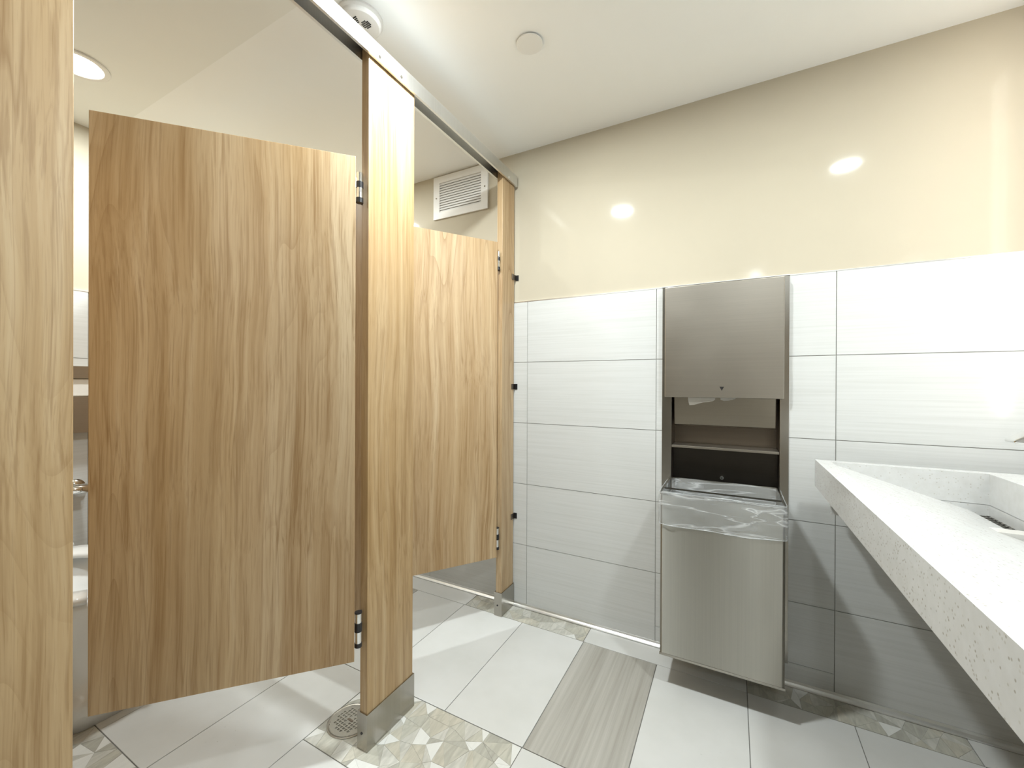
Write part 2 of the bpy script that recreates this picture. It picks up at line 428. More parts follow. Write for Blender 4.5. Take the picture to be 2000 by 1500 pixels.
# ------------------------------------------------------------------ floor tiles
def floor_tile(x0, x1, y0_, y1_, mat):
    g = .0013; cx, cy = (x0 + x1) / 2, (y0_ + y1_) / 2
    b = bmesh.new(); box(b, x0 + g - cx, x1 - g - cx, y0_ + g - cy, y1_ - g - cy, -.003, 0)
    o = obj('floor_tile', b, mat, floor, .0007, seg=1); o.location = (cx, cy, 0)
DR = (-1.126, .962, .076)
shard_count = [0]
def mosaic(x0, x1, y0_, y1_, single, spacing=.062, seed=1):
    rnd = random.Random(seed); g = .0013
    cx, cy = (x0 + x1) / 2, (y0_ + y1_) / 2
    b = bmesh.new(); box(b, x0 + g - cx, x1 - g - cx, y0_ + g - cy, y1_ - g - cy, -.003, -.0012)
    root = obj('mosaic_tile', b, SHARDS[2], floor); root.location = (cx, cy, 0)
    w, h = x1 - x0 - 2 * g, y1_ - y0_ - 2 * g
    nx, ny = max(2, round(w / spacing)), max(2, round(h / spacing))
    pts = []
    for i in range(nx + 1):
        for j in range(ny + 1):
            px, py = -w / 2 + w * i / nx, -h / 2 + h * j / ny
            if 0 < i < nx: px += rnd.uniform(-.46, .46) * w / nx
            if 0 < j < ny: py += rnd.uniform(-.46, .46) * h / ny
            pts.append(Vector((px, py)))
    tri = delaunay_2d_cdt(pts, [], [], 0, 1e-5)
    V, F = tri[0], tri[2]
    joined = [bmesh.new() for _ in SHARDS] if not single else None
    for f in F:
        P = [V[i] for i in f]
        c = sum(P, Vector((0, 0))) / 3
        if (Vector((c.x + cx - DR[0], c.y + cy - DR[1]))).length < DR[2]: continue
        area = abs((P[1] - P[0]).cross(P[2] - P[0])) / 2
        if area < 2e-5: continue
        k = 0 if rnd.random() < (.42 if area < .0010 else .07) else rnd.choice((1, 2, 3, 4, 1, 3))
        tilt = [rnd.uniform(-.0010, .0) for _ in range(3)]
        bb = joined[k] if joined else bmesh.new()
        off = Vector((0, 0)) if joined else c
        sh = 1 - .0007 / math.sqrt(area)
        top = [bb.verts.new((*(((p - c) * sh) + c - off), t_)) for p, t_ in zip(P, tilt)]
        bot = [bb.verts.new((*(((p - c) * sh) + c - off), -.0016)) for p in P]
        bb.faces.new(top)
        for i in range(3): bb.faces.new((top[i], top[(i + 1) % 3], bot[(i + 1) % 3], bot[i]))
        if not joined:
            o = obj('shard', bb, SHARDS[k], root); o.location = (c.x, c.y, 0); shard_count[0] += 1
    if joined:
        bm = bmesh.new(); me_list = []
        for k, jb in enumerate(joined):
            for f in jb.faces:
                nf = bm.faces.new([bm.verts.new(v.co) for v in f.verts]); nf.material_index = k
            jb.free()
        o = obj('shards', bm, SHARDS, root); o['kind'] = 'stuff'
R0 = (1.743, 1.853)
FX = [-2.60, -2.428, -2.12, -1.813, -1.512, -1.205, -.873, -.571, -.264, .053, .364, .67, .845]
# cut row along the back wall
for x0, x1, k in ((-2.60, -2.428, 0), (-2.428, -1.813, 1), (-1.813, -1.198, 0), (-1.198, -.573, 2), (-.573, .053, 0), (.053, .668, 2), (.668, .845, 0)):
    if k == 0: floor_tile(x0, x1, *R0, M['floor_tile'])
    else: mosaic(x0, x1, *R0, k == 2, .055, seed=int(abs(x0) * 100) + 3)
# long row in front of it
for i in range(len(FX) - 1):
    gray = i in (3, 7, 11)
    floor_tile(FX[i], FX[i + 1], 1.145, 1.743, M['gray_tile'] if gray else M['floor_tile'])
# rows nearer the viewer: flat and upright tiles in alternation
mosaic(-1.198, -.573, .840, 1.145, True, .050, seed=11)
floor_tile(-.573, .053, .840, 1.145, M['floor_tile'])
mosaic(.053, .668, .840, 1.145, False, .062, seed=12); floor_tile(.668, .845, .840, 1.145, M['floor_tile'])
for a, b_ in ((-1.813, -1.512), (-1.512, -1.198)): floor_tile(a, b_, .547, 1.145, M['floor_tile'])
for a, b_ in ((-2.60, -2.428), (-2.428, -2.12), (-2.12, -1.813)): floor_tile(a, b_, .547, 1.145, M['floor_tile'])
mosaic(-2.12, -1.512, .242, .547, True, .055, seed=13)
floor_tile(-2.60, -2.12, .242, .547, M['floor_tile'])
floor_tile(-1.512, -1.198, -.05, .547, M['floor_tile'])
for a, b_ in ((-1.198, -.873), (-.873, -.573), (-.573, -.264), (-.264, .053), (.053, .364), (.364, .668), (.668, .845)):
    floor_tile(a, b_, .242, .840, M['gray_tile'] if abs(a + .264) < .01 else M['floor_tile'])
yy = .242
r = 0
while yy > YF + .01:
    h = .305 if r % 2 == 0 else .60
    yn = max(YF, yy - h)
    if r % 2 == 0:
        xs = [-1.198, -.573, .053, .668, .845]
        for q, (a, b_) in enumerate(zip(xs[:-1], xs[1:])):
            if q == 1 and yn > -.1: mosaic(a, b_, yn, yy, False, .07, seed=20 + r)
            else: floor_tile(a, b_, yn, yy, M['floor_tile'])
    else:
        xs = [-1.198, -.873, -.573, -.264, .053, .364, .668, .845]
        for q, (a, b_) in enumerate(zip(xs[:-1], xs[1:])): floor_tile(a, b_, yn, yy, M['gray_tile'] if (q + r) % 4 == 3 else M['floor_tile'])
    yy = yn; r += 1
xs = [-2.60, -2.12, -1.813, -1.512]
for a, b_ in zip(xs[:-1], xs[1:]):
    y_ = .242
    while y_ > YF + .01:
        yn = max(YF, y_ - .6); floor_tile(a, b_, yn, y_, M['floor_tile']); y_ = yn
y_ = -.05
while y_ > YF + .01:
    yn = max(YF, y_ - .6); floor_tile(-1.512, -1.198, yn, y_, M['floor_tile']); y_ = yn

# ------------------------------------------------------------------ downlights
def downlight(x, y, watts, label, n=48):
    t = thing('ceiling_downlight', label, 'ceiling light', (x, y, CEIL - (.008 if x < -1.2 and y < .8 else 0)), 0, 'recessed ceiling downlights')
    bm = bmesh.new(); lathe(bm, 0, 0, [(.088, -.0005), (.088, -.004), (.085, -.006), (.071, -.006), (.066, -.002), (.066, -.0005)], n)
    obj('trim_ring', bm, M['white_metal'], t, smooth=False)
    bm = bmesh.new(); lathe(bm, 0, 0, [(.0655, -.0008), (.0655, -.0022), (.05, -.0034), (.001, -.004)], n)
    obj('lens', bm, M['lens'], t, smooth=True)
    ld = bpy.data.lights.new('downlight_lamp', 'AREA'); ld.shape = 'DISK'; ld.size = .12; ld.energy = watts; ld.color = LAMP_COLOR
    lo = bpy.data.objects.new('lamp', ld); link(lo); lo.parent = t; lo.location = (0, 0, -.009)
    return t
for L in LAMPS: downlight(*L)

# ------------------------------------------------------------------ ceiling fittings
t = thing('sprinkler_cover', 'small flat round white disc on the ceiling in front of the stalls', 'sprinkler cover', (-.6246, 1.2856, CEIL))
bm = bmesh.new(); lathe(bm, 0, 0, [(.0455, -.004), (.0455, -.0065), (.044, -.0075), (.001, -.008)], 48); obj('cover_plate', bm, M['white_metal'], t)
bm = bmesh.new(); lathe(bm, 0, 0, [(.040, -.0002), (.040, -.004)], 40); obj('cup', bm, M['void_shade'], t)
t = thing('smoke_detector', 'round white ceiling detector with two dark grilles above the stall headrail', 'smoke detector', (-1.071, .945, CEIL))
bm = bmesh.new(); lathe(bm, 0, 0, [(.072, -.0004), (.072, -.006), (.066, -.012), (.064, -.018), (.059, -.022), (.030, -.0245), (.001, -.025)], 48)
obj('housing', bm, M['white_plastic'], t, smooth=False)
bm = bmesh.new()
for q in range(5):
    for p in range(5):
        x, y = .010 + q * .0058, -.010 + p * .0058
        if abs(q - 2) + abs(p - 2) < 4: box(bm, x, x + .0042, y, y + .0042, -.0254, -.023)
obj('speaker_grille', bm, M['void_shade'], t)
bm = bmesh.new()
for q in range(4): box(bm, -.004, .018 - q * .002, -.034 + q * .0058, -.0302 + q * .0058, -.0250, -.022)
obj('sensor_slots', bm, M['void_shade'], t)

# ------------------------------------------------------------------ air return grille on the back wall
VX0, VX1, VZ0, VZ1 = -1.515, -1.152, 2.066, 2.3055
vc = ((VX0 + VX1) / 2, YB + PT, (VZ0 + VZ1) / 2)
t = thing('air_vent', 'white louvred air grille high on the back wall above the far stall', 'vent', vc)
w, h = (VX1 - VX0) / 2, (VZ1 - VZ0) / 2
iw0, iw1, ih0, ih1 = -w + .042, w - .042, -h + .036, h - .036
bm = bmesh.new()
for d in ((-w, iw0, -h, h), (iw1, w, -h, h), (iw0, iw1, -h, ih0), (iw0, iw1, ih1, h)):
    box(bm, d[0], d[1], -.010, -.0004, d[2], d[3])
obj('grille_frame', bm, M['white_metal'], t)
bbox('duct_opening', (iw0, iw1, -.0012, -.0004, ih0, ih1), M['grout'], t)
ns = 12
for k in range(ns):
    z = ih0 + (ih1 - ih0) * (k + .5) / ns
    bm = bmesh.new(); loft(bm, [[(x, -.0098, z - .0074), (x, -.0084, z - .0079), (x, -.0020, z + .0054), (x, -.0032, z + .0062)] for x in (iw0, iw1)])
    obj('louvre', bm, M['white_metal'], t)
for x in (-w + .02, w - .018):
    bm = bmesh.new(); tube(bm, [(x, -.0098, 0), (x, -.0118, 0)], .0042, 14); obj('screw', bm, M['steel'], t)

# ------------------------------------------------------------------ toilet stalls
ZP0, ZP1 = .30, 1.809      # doors and dividers
RZ = 2.136                 # underside of the headrail
def pilaster(y0_, y1_, label, name='stall_pilaster', far=False):
    t = thing(name, label, 'pilaster', (-1.0, (y0_ + y1_) / 2, 0), 0, 'wood-look stall pilasters')
    hw = (y1_ - y0_) / 2
    bbox('post_panel', (-.0155, .0150, -hw + .004, hw - .004, .02, RZ + .03), M['wood'], t, .0012)
    bm = bmesh.new()
    for d in ((.0155, .0195, -hw, hw), (-.0225, -.0160, -hw, hw), (-.0160, .0155, -hw, -hw + .0035), (-.0160, .0155, hw - .0035, hw)):
        box(bm, d[0], d[1], d[2], d[3], .0004, .1145)
    sh = obj('steel_shoe', bm, M['steel'], t)
    bm = bmesh.new(); tube(bm, [(-.004, -hw - .0012, .052), (-.004, -hw + .001, .052)], .004, 12); obj('screw', bm, M['black'], sh)
    return t
pilaster(.900, 1.112, 'wide wood-look stall post between the two stall doors, standing in a steel shoe')
pilaster(1.733, 1.861, 'narrow wood-look stall post against the back wall, standing in a steel shoe')
pilaster(.030, .268, 'wood-look stall post at the left edge of the view, nearest the viewer')

rail = thing('headrail', 'long silver aluminium rail running over the tops of the stall posts to the back wall', 'rail', (-1.0, 0, RZ))
bm = bmesh.new()
pr = [(.0185, 0), (.0275, 0), (.0275, .050), (.012, .068), (-.018, .068), (-.0275, .058), (-.0275, 0), (-.0185, 0), (-.0185, .05), (.0185, .05)]
loft(bm, [[(p[0], y, p[1]) for p in pr] for y in (YF + .01, YB - .0025)])
obj('rail_channel', bm, M['alu'], rail)
for y in (.12, .20, .935, 1.030, 1.778):
    bm = bmesh.new(); tube(bm, [(.0275, y, .013), (.0293, y, .013)], [.0055, .0045], 16); obj('screw', bm, M['chrome'], rail)
for z in (1.674, 1.117, .457):
    t = thing('wall_bracket', {1.674: 'upper', 1.117: 'middle', .457: 'lower'}[z] + ' small dark bracket joining the narrow stall post to the back wall', 'bracket', (-.986, YB, z), 0, 'pilaster wall brackets')
    zz = YB + (PT if z > TT else 0)
    bm = bmesh.new(); box(bm, .0015, .0045, -.036, zz - YB - .0005, -.014, .014); obj('angle_leaf', bm, M['steel_dark'], t, .0008)
    bm = bmesh.new(); box(bm, .0045, .018, zz - YB - .0035, zz - YB - .0005, -.014, .014); obj('wall_leaf', bm, M['black'], t, .0008)

def divider(y, label):
    t = thing('stall_divider', label, 'partition', (0, y, ZP0), 0, 'stall dividers')
    bbox('panel', (XL + .012, -1.0235, -.011, .011, 0, ZP1 - ZP0), M['wood'], t, .0012)
    for z in (.25, .75, 1.25):
        for x0, x1 in ((XL + .0006, XL + .04),):
            for s in (-1, 1):
                bm = bmesh.new(); box(bm, x0, x1, min(s * .0112, s * .015), max(s * .0112, s * .015), z - .02, z + .02); obj('bracket', bm, M['steel'], t)
divider(1.005, 'wood-look divider panel between the two stalls, behind the nearer stall door')
divider(.150, 'wood-look divider panel on the near side of the nearest stall')

def stall_door(hx, hy, fx, fy, label):
    d = Vector((fx - hx, fy - hy)); L = d.length; ang = math.atan2(d.y, d.x)
    t = thing('stall_door', label, 'door', (hx, hy, ZP0), ang, 'wood-look stall doors')
    H = ZP1 - ZP0
    bbox('door_panel', (0, L, -.011, .011, 0, H), M['wood'], t, .0012)
    # hinges on the pin at the origin, kept in world orientation beside the post
    c, s = math.cos(-ang), math.sin(-ang)
    def loc(dx, dy): return (dx * c - dy * s, dx * s + dy * c)
    px, py = loc(-.002, .0165)
    for z0, z1 in ((H - .128, H - .038), (.032, .134)):
        hh = z1 - z0
        bm = bmesh.new(); cyl(bm, px, py, z0, z1, .0095); hg = obj('hinge', bm, M['chrome'], t, smooth=False)
        for a, b_ in (((-.002, .16), (.50, .70)) if z0 > 1 else ((-.02, .10), (.44, .70), (.985, 1.02))):
            bm = bmesh.new(); cyl(bm, px, py, z0 + hh * a, z0 + hh * b_, .0108); obj('bushing', bm, M['black'], hg)
        bm = bmesh.new(); qx, qy = loc(-.006, .029); cyl(bm, qx, qy, z0, z1, .003); obj('hinge_leaf', bm, M['black'], hg)
    # slide latch on the inner face near the free edge
    lt = bbox('latch', (L - .085, L - .01, -.026, -.0112, H * .5 - .02, H * .5 + .02), M['steel'], t, .003)
    bm = bmesh.new(); tube(bm, [(L - .045, -.026, H * .5), (L - .045, -.044, H * .5)], .006, 12); obj('latch_knob', bm, M['chrome'], lt)
    return t
stall_door(-1.0, .868, -1.418, .411, 'large wood-look stall door nearest the viewer, swung inward')
stall_door(-1.0, 1.706, -1.340, 1.192, 'wood-look door of the far stall beside the back wall, swung inward')

# ------------------------------------------------------------------ toilet in the near stall
TY = .585
toilet = thing('toilet', 'white floor-standing toilet glimpsed through the gap beside the near stall door', 'toilet', (XL + .0004, TY, 0))
def sup(cx, a, b_, z, n=40, e=2.6, front=None):
    out = []
    for k in range(n):
        th = 2 * math.pi * k / n; c, s = math.cos(th), math.sin(th)
        out.append((cx + a * math.copysign(abs(c) ** (2 / e), c), b_ * math.copysign(abs(s) ** (2 / e), s), z))
    return out
bm = bmesh.new()
loft(bm, [sup(.47, .300, .120, .0006, e=5), sup(.47, .300, .120, .082, e=5), sup(.46, .290, .112, .090, e=4), sup(.45, .285, .110, .16, e=3.4), sup(.44, .30, .135, .27, e=3), sup(.435, .318, .175, .355, e=2.6),
          sup(.435, .325, .183, .385, e=2.4), sup(.435, .325, .183, .405, e=2.4), sup(.44, .27, .135, .405, e=2.3), sup(.45, .22, .11, .30, e=2.2), sup(.46, .09, .06, .20, e=2)], True, True)
obj('bowl', bm, M['porcelain'], toilet, smooth=True)
bbox('back_ledge', (.012, .16, -.11, .11, .22, .405), M['porcelain'], toilet, .02, 3)
bm = bmesh.new()
n = 44
def seat_ring(z, grow=0):
    return z
outer, inner = [], []
for k in range(n + 1):
    th = math.radians(14) + (2 * math.pi - math.radians(28)) * k / n
    c, s = math.cos(th), math.sin(th)
    outer.append((.44 + .335 * math.copysign(abs(c) ** .83, c), .188 * math.copysign(abs(s) ** .83, s)))
    inner.append((.455 + .235 * math.copysign(abs(c) ** .9, c), .112 * math.copysign(abs(s) ** .9, s)))
rings = []
for (ox, oy), (ix, iy) in zip(outer, inner):
    mx, my = (ox + ix) / 2, (oy + iy) / 2
    rings.append([(ox, oy, .409), (ox, oy, .424), (ox * .9 + ix * .1, oy * .9 + iy * .1, .431), (mx, my, .432), (ix * .9 + ox * .1, iy * .9 + oy * .1, .429), (ix, iy, .422), (ix, iy, .409)])
loft(bm, rings)
obj('seat', bm, M['seat'], toilet, smooth=True)
bm = bmesh.new(); tube(bm, [(.10, -.09, .425), (.10, .09, .425)], .012); obj('seat_hinge', bm, M['seat'], toilet, smooth=True)
bm = bmesh.new(); tube(bm, [(.09, 0, .405), (.09, 0, .62)], .019); tube(bm, [(.09, 0, .62), (.09, 0, .70)], .03, 20)
tube(bm, [(.09, 0, .66), (.09, .06, .66), (.09, .10, .66), (.09, .16, .66)], [.016, .016, .022, .022]); tube(bm, [(.0008, .12, .66), (.012, .12, .66)], .034, 20); tube(bm, [(.01, .12, .66), (.09, .12, .66)], .015)
fv = obj('flush_valve', bm, M['chrome'], toilet, smooth=True)
bm = bmesh.new(); tube(bm, [(.11, .02, .675), (.16, .05, .68), (.19, .09, .675)], [.009, .008, .011]); obj('flush_handle', bm, M['chrome'], fv, smooth=True)

t = thing('seat_cover_dispenser', 'stainless seat-cover dispenser on the tiled wall above the toilet, white paper showing', 'dispenser', (XL + .0005, .735, .905))
bm = bmesh.new()
for d in ((-.205, .205, 0, .163), (-.205, .205, .243, .298), (-.205, -.165, .163, .243), (.165, .205, .163, .243)): box(bm, 0, .05, d[0], d[1], d[2], d[3])
obj('cabinet', bm, M['steel_h'], t)
bbox('paper_stack', (.004, .040, -.163, .163, .164, .242), M['paper'], t, .004)

# ------------------------------------------------------------------ floor drain
dr = thing('floor_drain', 'round metal floor drain with square holes behind the steel shoe of the middle post', 'drain', (DR[0], DR[1], 0), math.radians(-4))
bm = bmesh.new(); lathe(bm, 0, 0, [(.0735, -.0015), (.0735, .0012), (.070, .0018), (.0655, .0010), (.0655, -.0015)], 48); obj('drain_ring', bm, M['steel'], dr)
bm = bmesh.new(); lathe(bm, 0, 0, [(.066, -.0022), (.066, -.0016)], 48); obj('drain_bowl', bm, M['void_shade'], dr)  # thin near-black disc standing for the shade under the strainer holes
# strainer plate built as a grid of bars leaving real square holes
holes = []; p = .0112; hsz = .0078
cells = []
N_ = 9
edges = []
for i in range(N_ + 1): edges.append(-N_ * p / 2 + i * p)
bm = bmesh.new()
zt, zb = .0012, -.0008
for i in range(N_):
    for j in range(N_):
        cx, cy = (i - 4) * p, (j - 4) * p
        solid = math.hypot(cx, cy) > .049 or (abs(i - 4) <= 1 and j == 4) or (i == 4 and abs(j - 4) <= 1)
        x0, x1, y0_, y1_ = cx - p / 2, cx + p / 2, cy - p / 2, cy + p / 2
        if solid: box(bm, x0, x1, y0_, y1_, zb, zt)
        else:
            a = hsz / 2; b2 = hsz * .46
            box(bm, x0, cx - a, y0_, y1_, zb, zt); box(bm, cx + a, x1, y0_, y1_, zb, zt)
            box(bm, cx - a, cx + a, y0_, cy - b2, zb, zt); box(bm, cx - a, cx + a, cy + b2, y1_, zb, zt)
R_ = N_ * p / 2
segs = 48   # outer annulus from the square grid out to the ring
sq = []
ci = []
for k in range(segs):
    th = 2 * math.pi * k / segs; c, s = math.cos(th), math.sin(th); m = max(abs(c), abs(s))
    sq.append((R_ * c / m, R_ * s / m)); ci.append((.0655 * c, .0655 * s))
for k in range(segs):
    k2 = (k + 1) % segs
    a, b_, c_, d_ = sq[k], sq[k2], ci[k2], ci[k]
    if math.hypot(*a) < .066 or math.hypot(*b_) < .066:
        def cl(q):
            r_ = math.hypot(*q); return q if r_ < .0655 else (q[0] * .0655 / r_, q[1] * .0655 / r_)
        try: bm.faces.new([bm.verts.new((q[0], q[1], zt)) for q in (cl(a), cl(b_), c_, d_)])
        except ValueError: pass
st = obj('strainer', bm, M['steel'], dr)
bbox('lock_boss', (-.012, .012, -.0035, .0035, .0012, .0022), M['steel_dark'], dr)

# ------------------------------------------------------------------ recessed towel cabinet and waste bin
cab = thing('towel_dispenser', 'tall stainless paper towel cabinet set into the tiled back wall above the waste bin', 'dispenser', (-.037, YB, 0))
ox = -.037
FXL, FXR, FZ0, FZ1 = -.266 - ox, .189 - ox, .078, 1.546
ol, orr = HX0 + .012 - ox, HX1 - .006 - ox
ZD0, ZD1 = 1.079, 1.540    # upper door
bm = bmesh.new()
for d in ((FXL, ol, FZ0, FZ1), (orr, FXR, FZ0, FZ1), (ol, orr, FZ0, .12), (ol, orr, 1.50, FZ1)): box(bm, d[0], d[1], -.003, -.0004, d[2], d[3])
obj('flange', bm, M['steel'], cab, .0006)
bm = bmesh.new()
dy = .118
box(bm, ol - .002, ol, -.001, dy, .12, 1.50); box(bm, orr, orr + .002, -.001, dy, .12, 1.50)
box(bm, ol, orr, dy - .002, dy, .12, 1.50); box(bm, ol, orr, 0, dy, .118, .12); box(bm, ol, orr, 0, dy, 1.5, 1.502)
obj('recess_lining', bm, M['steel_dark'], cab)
bm = bmesh.new()
box(bm, -.252 - ox, .171 - ox, -.034, -.0035, ZD0, ZD1)
ud = obj('upper_door', bm, M['steel_h'], cab, .0030, seg=3)
bm = bmesh.new()
f0 = [bm.verts.new(q) for q in ((-.0083, -.0345, 1.124), (.0083, -.0345, 1.124), (0, -.0345, 1.108))]
f1 = [bm.verts.new(q) for q in ((-.0083, -.0338, 1.124), (.0083, -.0338, 1.124), (0, -.0338, 1.108))]
bm.faces.new(f0); bm.faces.new(f1)
for i in range(3): bm.faces.new((f0[i], f0[(i + 1) % 3], f1[(i + 1) % 3], f1[i]))
obj('arrow_mark', bm, M['black_print'], ud)
bm = bmesh.new()  # towel tray, its front leaning in slightly
loft(bm, [[(x, .016, 1.10), (x, .030, .962), (x, .050, .956), (x, .075, 1.0), (x, .075, 1.10)] for x in (ol + .008, orr - .010)])
obj('towel_tray', bm, M['steel_tray'], cab, .0015)
bm = bmesh.new(); box(bm, ol + .001, orr - .001, .000, .114, .871, .8745); box(bm, ol + .001, orr - .001, -.0015, .0006, .866, .8755)
obj('shelf', bm, M['steel_h'], cab, .0006)
lo_ = bbox('lower_panel', (ol + .001, orr - .001, .060, .063, .66, .871), M['panel_dark'], cab)
bm = bmesh.new(); tube(bm, [(0, .060, .744), (0, .052, .744)], [.0085, .0075], 24); lk = obj('lock', bm, M['chrome'], cab)
bbox('keyhole', (-.001, .001, .0512, .0522, .740, .748), M['black'], lk)

# torn paper towel ends hanging from the tray
def sheet(name, pts, y, label):
    bm = bmesh.new(); th = .0006
    top = [bm.verts.new((p[0], y + .004 * math.sin(p[0] * 70) * .5, p[1])) for p in pts]
    bk = [bm.verts.new((p[0], y + th + .004 * math.sin(p[0] * 70) * .5, p[1])) for p in pts]
    bm.faces.new(top); bm.faces.new(list(reversed(bk)))
    for i in range(len(pts)): bm.faces.new((top[i], bk[i], bk[(i + 1) % len(pts)], top[(i + 1) % len(pts)]))
    o = obj(name, bm, M['paper']); o['label'] = label; o['category'] = 'paper towel'; o['group'] = 'torn paper towels'
    return o
sheet('paper_towel', [(-.168, 1.105), (-.163, 1.060), (-.159, 1.045), (-.140, 1.047), (-.120, 1.054), (-.105, 1.058), (-.088, 1.060), (-.070, 1.064), (-.062, 1.070), (-.060, 1.105)], YB + .0105,
      'longer torn white paper towel hanging at the left of the cabinet slot')
sheet('paper_towel', [(-.045, 1.105), (-.042, 1.070), (-.030, 1.066), (-.015, 1.067), (.0, 1.071), (.012, 1.076), (.014, 1.105)], YB + .0105,
      'shorter torn white paper towel edge at the middle of the cabinet slot')

# bin
BX0, BX1, BY0, BY1, BZ0, BZ1 = -.2365, .1575, 1.625, YB + .052, .123, .727
wb = thing('waste_bin', 'stainless waste bin jutting from the wall cabinet below the towel slot', 'waste bin', ((BX0 + BX1) / 2, BY0, 0))
bx = (BX0 + BX1) / 2; hw = (BX1 - BX0) / 2; D_ = BY1 - BY0
bm = bmesh.new(); th = .0015
def rr(x0, x1, y0_, y1_, z, rad=.006, n=4):
    out = []
    for cx, cy, a0 in ((x1 - rad, y1_ - rad, 0), (x0 + rad, y1_ - rad, 90), (x0 + rad, y0_ + rad, 180), (x1 - rad, y0_ + rad, 270)):
        for k in range(n + 1):
            a = math.radians(a0 + 90 * k / n); out.append((cx + rad * math.cos(a), cy + rad * math.sin(a), z))
    return out
sx = .012   # the part that slides into the cabinet is a little narrower than the opening
loft(bm, [rr(-hw, hw, 0, D_, BZ0), rr(-hw, hw, 0, D_, BZ1), rr(-hw + th, hw - th, th, D_ - th, BZ1, .005), rr(-hw + th, hw - th, th, D_ - th, BZ0 + .002, .005)])
body = obj('bin_body', bm, M['steel_bin'], wb)
bm = bmesh.new()
nf = 60
def bow(x, z):
    u = (x - .115 * hw / .197) ; k = max(0, min(1, (BZ1 - .10 - z) / .10)); k = k * k * (3 - 2 * k) * (1 - .5 * math.exp(-((z - BZ0) / .03) ** 2))
    return -.0010 - .0005 * k * math.exp(-(u / .045) ** 2)
rows = []
for j in range(17):
    z = BZ0 + (BZ1 - BZ0) * j / 16
    rows.append([(-hw + .003 + (2 * hw - .006) * i / nf, bow(-hw + 2 * hw * i / nf, z), z) for i in range(nf + 1)] + [(hw - .003, .0008, z), (-hw + .003, .0008, z)])
loft(bm, rows)
fp = obj('front_panel', bm, M['steel_bin'], wb, smooth=False)
for p_ in fp.data.polygons: p_.use_smooth = abs(p_.normal.z) < .5
for e_ in fp.data.edges:
    a_, b_ = (fp.data.vertices[q_].co for q_ in e_.vertices)
    if abs(a_.z - b_.z) < 1e-6 and (abs(a_.z - BZ0) < 1e-5 or abs(a_.z - BZ1) < 1e-5): e_.use_edge_sharp = True
bm = bmesh.new(); box(bm, -hw - .0012, hw + .0012, -.0030, .0, BZ0 - .002, BZ0 + .006); obj('bottom_hem', bm, M['steel'], wb)
bm = bmesh.new(); loft(bm, [rr(-hw - .002, hw + .002, -.002, .09, z, .007) for z in (BZ1 - .006, BZ1 + .0005)], False, False); obj('rim_band', bm, M['steel'], wb)

# liner: cuff outside the bin and film inside it
lin = thing('bin_liner', 'clear plastic liner folded over the rim of the waste bin', 'bin liner', ((BX0 + BX1) / 2, BY0, BZ1))
rnd = random.Random(5)
YIN = YB - BY0 - .012
def ring_pts(off, z, amp, seed, n=96, yback=None, drop=0):
    r0 = random.Random(seed); ph = [r0.uniform(0, 6.28) for _ in range(6)]
    x0, x1, ya, yb = -hw - off, hw + off, -off, (yback if yback else YIN)
    per = []
    segs_ = [((x0, yb), (x0, ya)), ((x0, ya), (x1, ya)), ((x1, ya), (x1, yb))]
    tot = sum(math.dist(a, b_) for a, b_ in segs_)
    for k in range(n + 1):
        s = tot * k / n
        for a, b_ in segs_:
            L = math.dist(a, b_)
            if s <= L + 1e-9: break
            s -= L
        f = s / L; p = (a[0] + (b_[0] - a[0]) * f, a[1] + (b_[1] - a[1]) * f)
        nx, ny = (b_[1] - a[1]) / L, -(b_[0] - a[0]) / L
        u = k / n
        w_ = amp * (math.sin(u * 19 + ph[0]) + .7 * math.sin(u * 43 + ph[1]) + .5 * math.sin(u * 71 + ph[2]))
        w_ = abs(w_)
        per.append((p[0] + nx * w_, p[1] + ny * w_, z + drop * (math.sin(u * 9 + ph[3]) + .6 * math.sin(u * 23 + ph[4]))))
    return per
bm = bmesh.new()
rings = []
NZ = 12
for j in range(NZ + 1):
    f = j / NZ
    rings.append(ring_pts(.0042 + .0030 * math.sin(f * 3.14), .004 - .118 * f, .0006 + .0022 * f, 3 + j // 3, drop=.0008 + .003 * f))
loft(bm, rings, False, False, closed=False)
obj('cuff', bm, M['film'], lin, smooth=True)
bm = bmesh.new()
lastr = rings[-1]
tube(bm, lastr[::2], .0016, 6); obj('cuff_hem', bm, M['film'], lin, smooth=True)
bm = bmesh.new(); tube(bm, rings[0][::2], .0013, 6); obj('rim_fold', bm, M['film'], lin, smooth=True)
bm = bmesh.new()
def closed_ring(off, z, amp, seed, n=120):
    r0 = random.Random(seed); ph = [r0.uniform(0, 6.28) for _ in range(6)]
    x0, x1, ya, yb = -hw + off, hw - off, off, D_ - off - .02
    c = [(x0, yb), (x0, ya), (x1, ya), (x1, yb)]; tot = 2 * (x1 - x0 + yb - ya); out = []
    for k in range(n):
        s = tot * k / n
        for i in range(4):
            a, b_ = c[i], c[(i + 1) % 4]; L = math.dist(a, b_)
            if s <= L: break
            s -= L
        f = s / L; nx, ny = (b_[1] - a[1]) / L, -(b_[0] - a[0]) / L; u = k / n * 6.283
        w_ = amp * abs(math.sin(u * 5 + ph[0]) + .8 * math.sin(u * 11 + ph[1]) + .6 * math.sin(u * 19 + ph[2]))
        out.append((a[0] + (b_[0] - a[0]) * f - nx * w_ * -1 * -1, a[1] + (b_[1] - a[1]) * f - ny * w_, z + .003 * math.sin(u * 7 + ph[3])))
    return out
loft(bm, [closed_ring(.004 + .012 * (j / 8) ** 1.5, .003 - .30 * j / 8, .001 + .0075 * j / 8, 8 + j // 4) for j in range(9)], False, True)
obj('inner_film', bm, M['film'], lin, smooth=True)

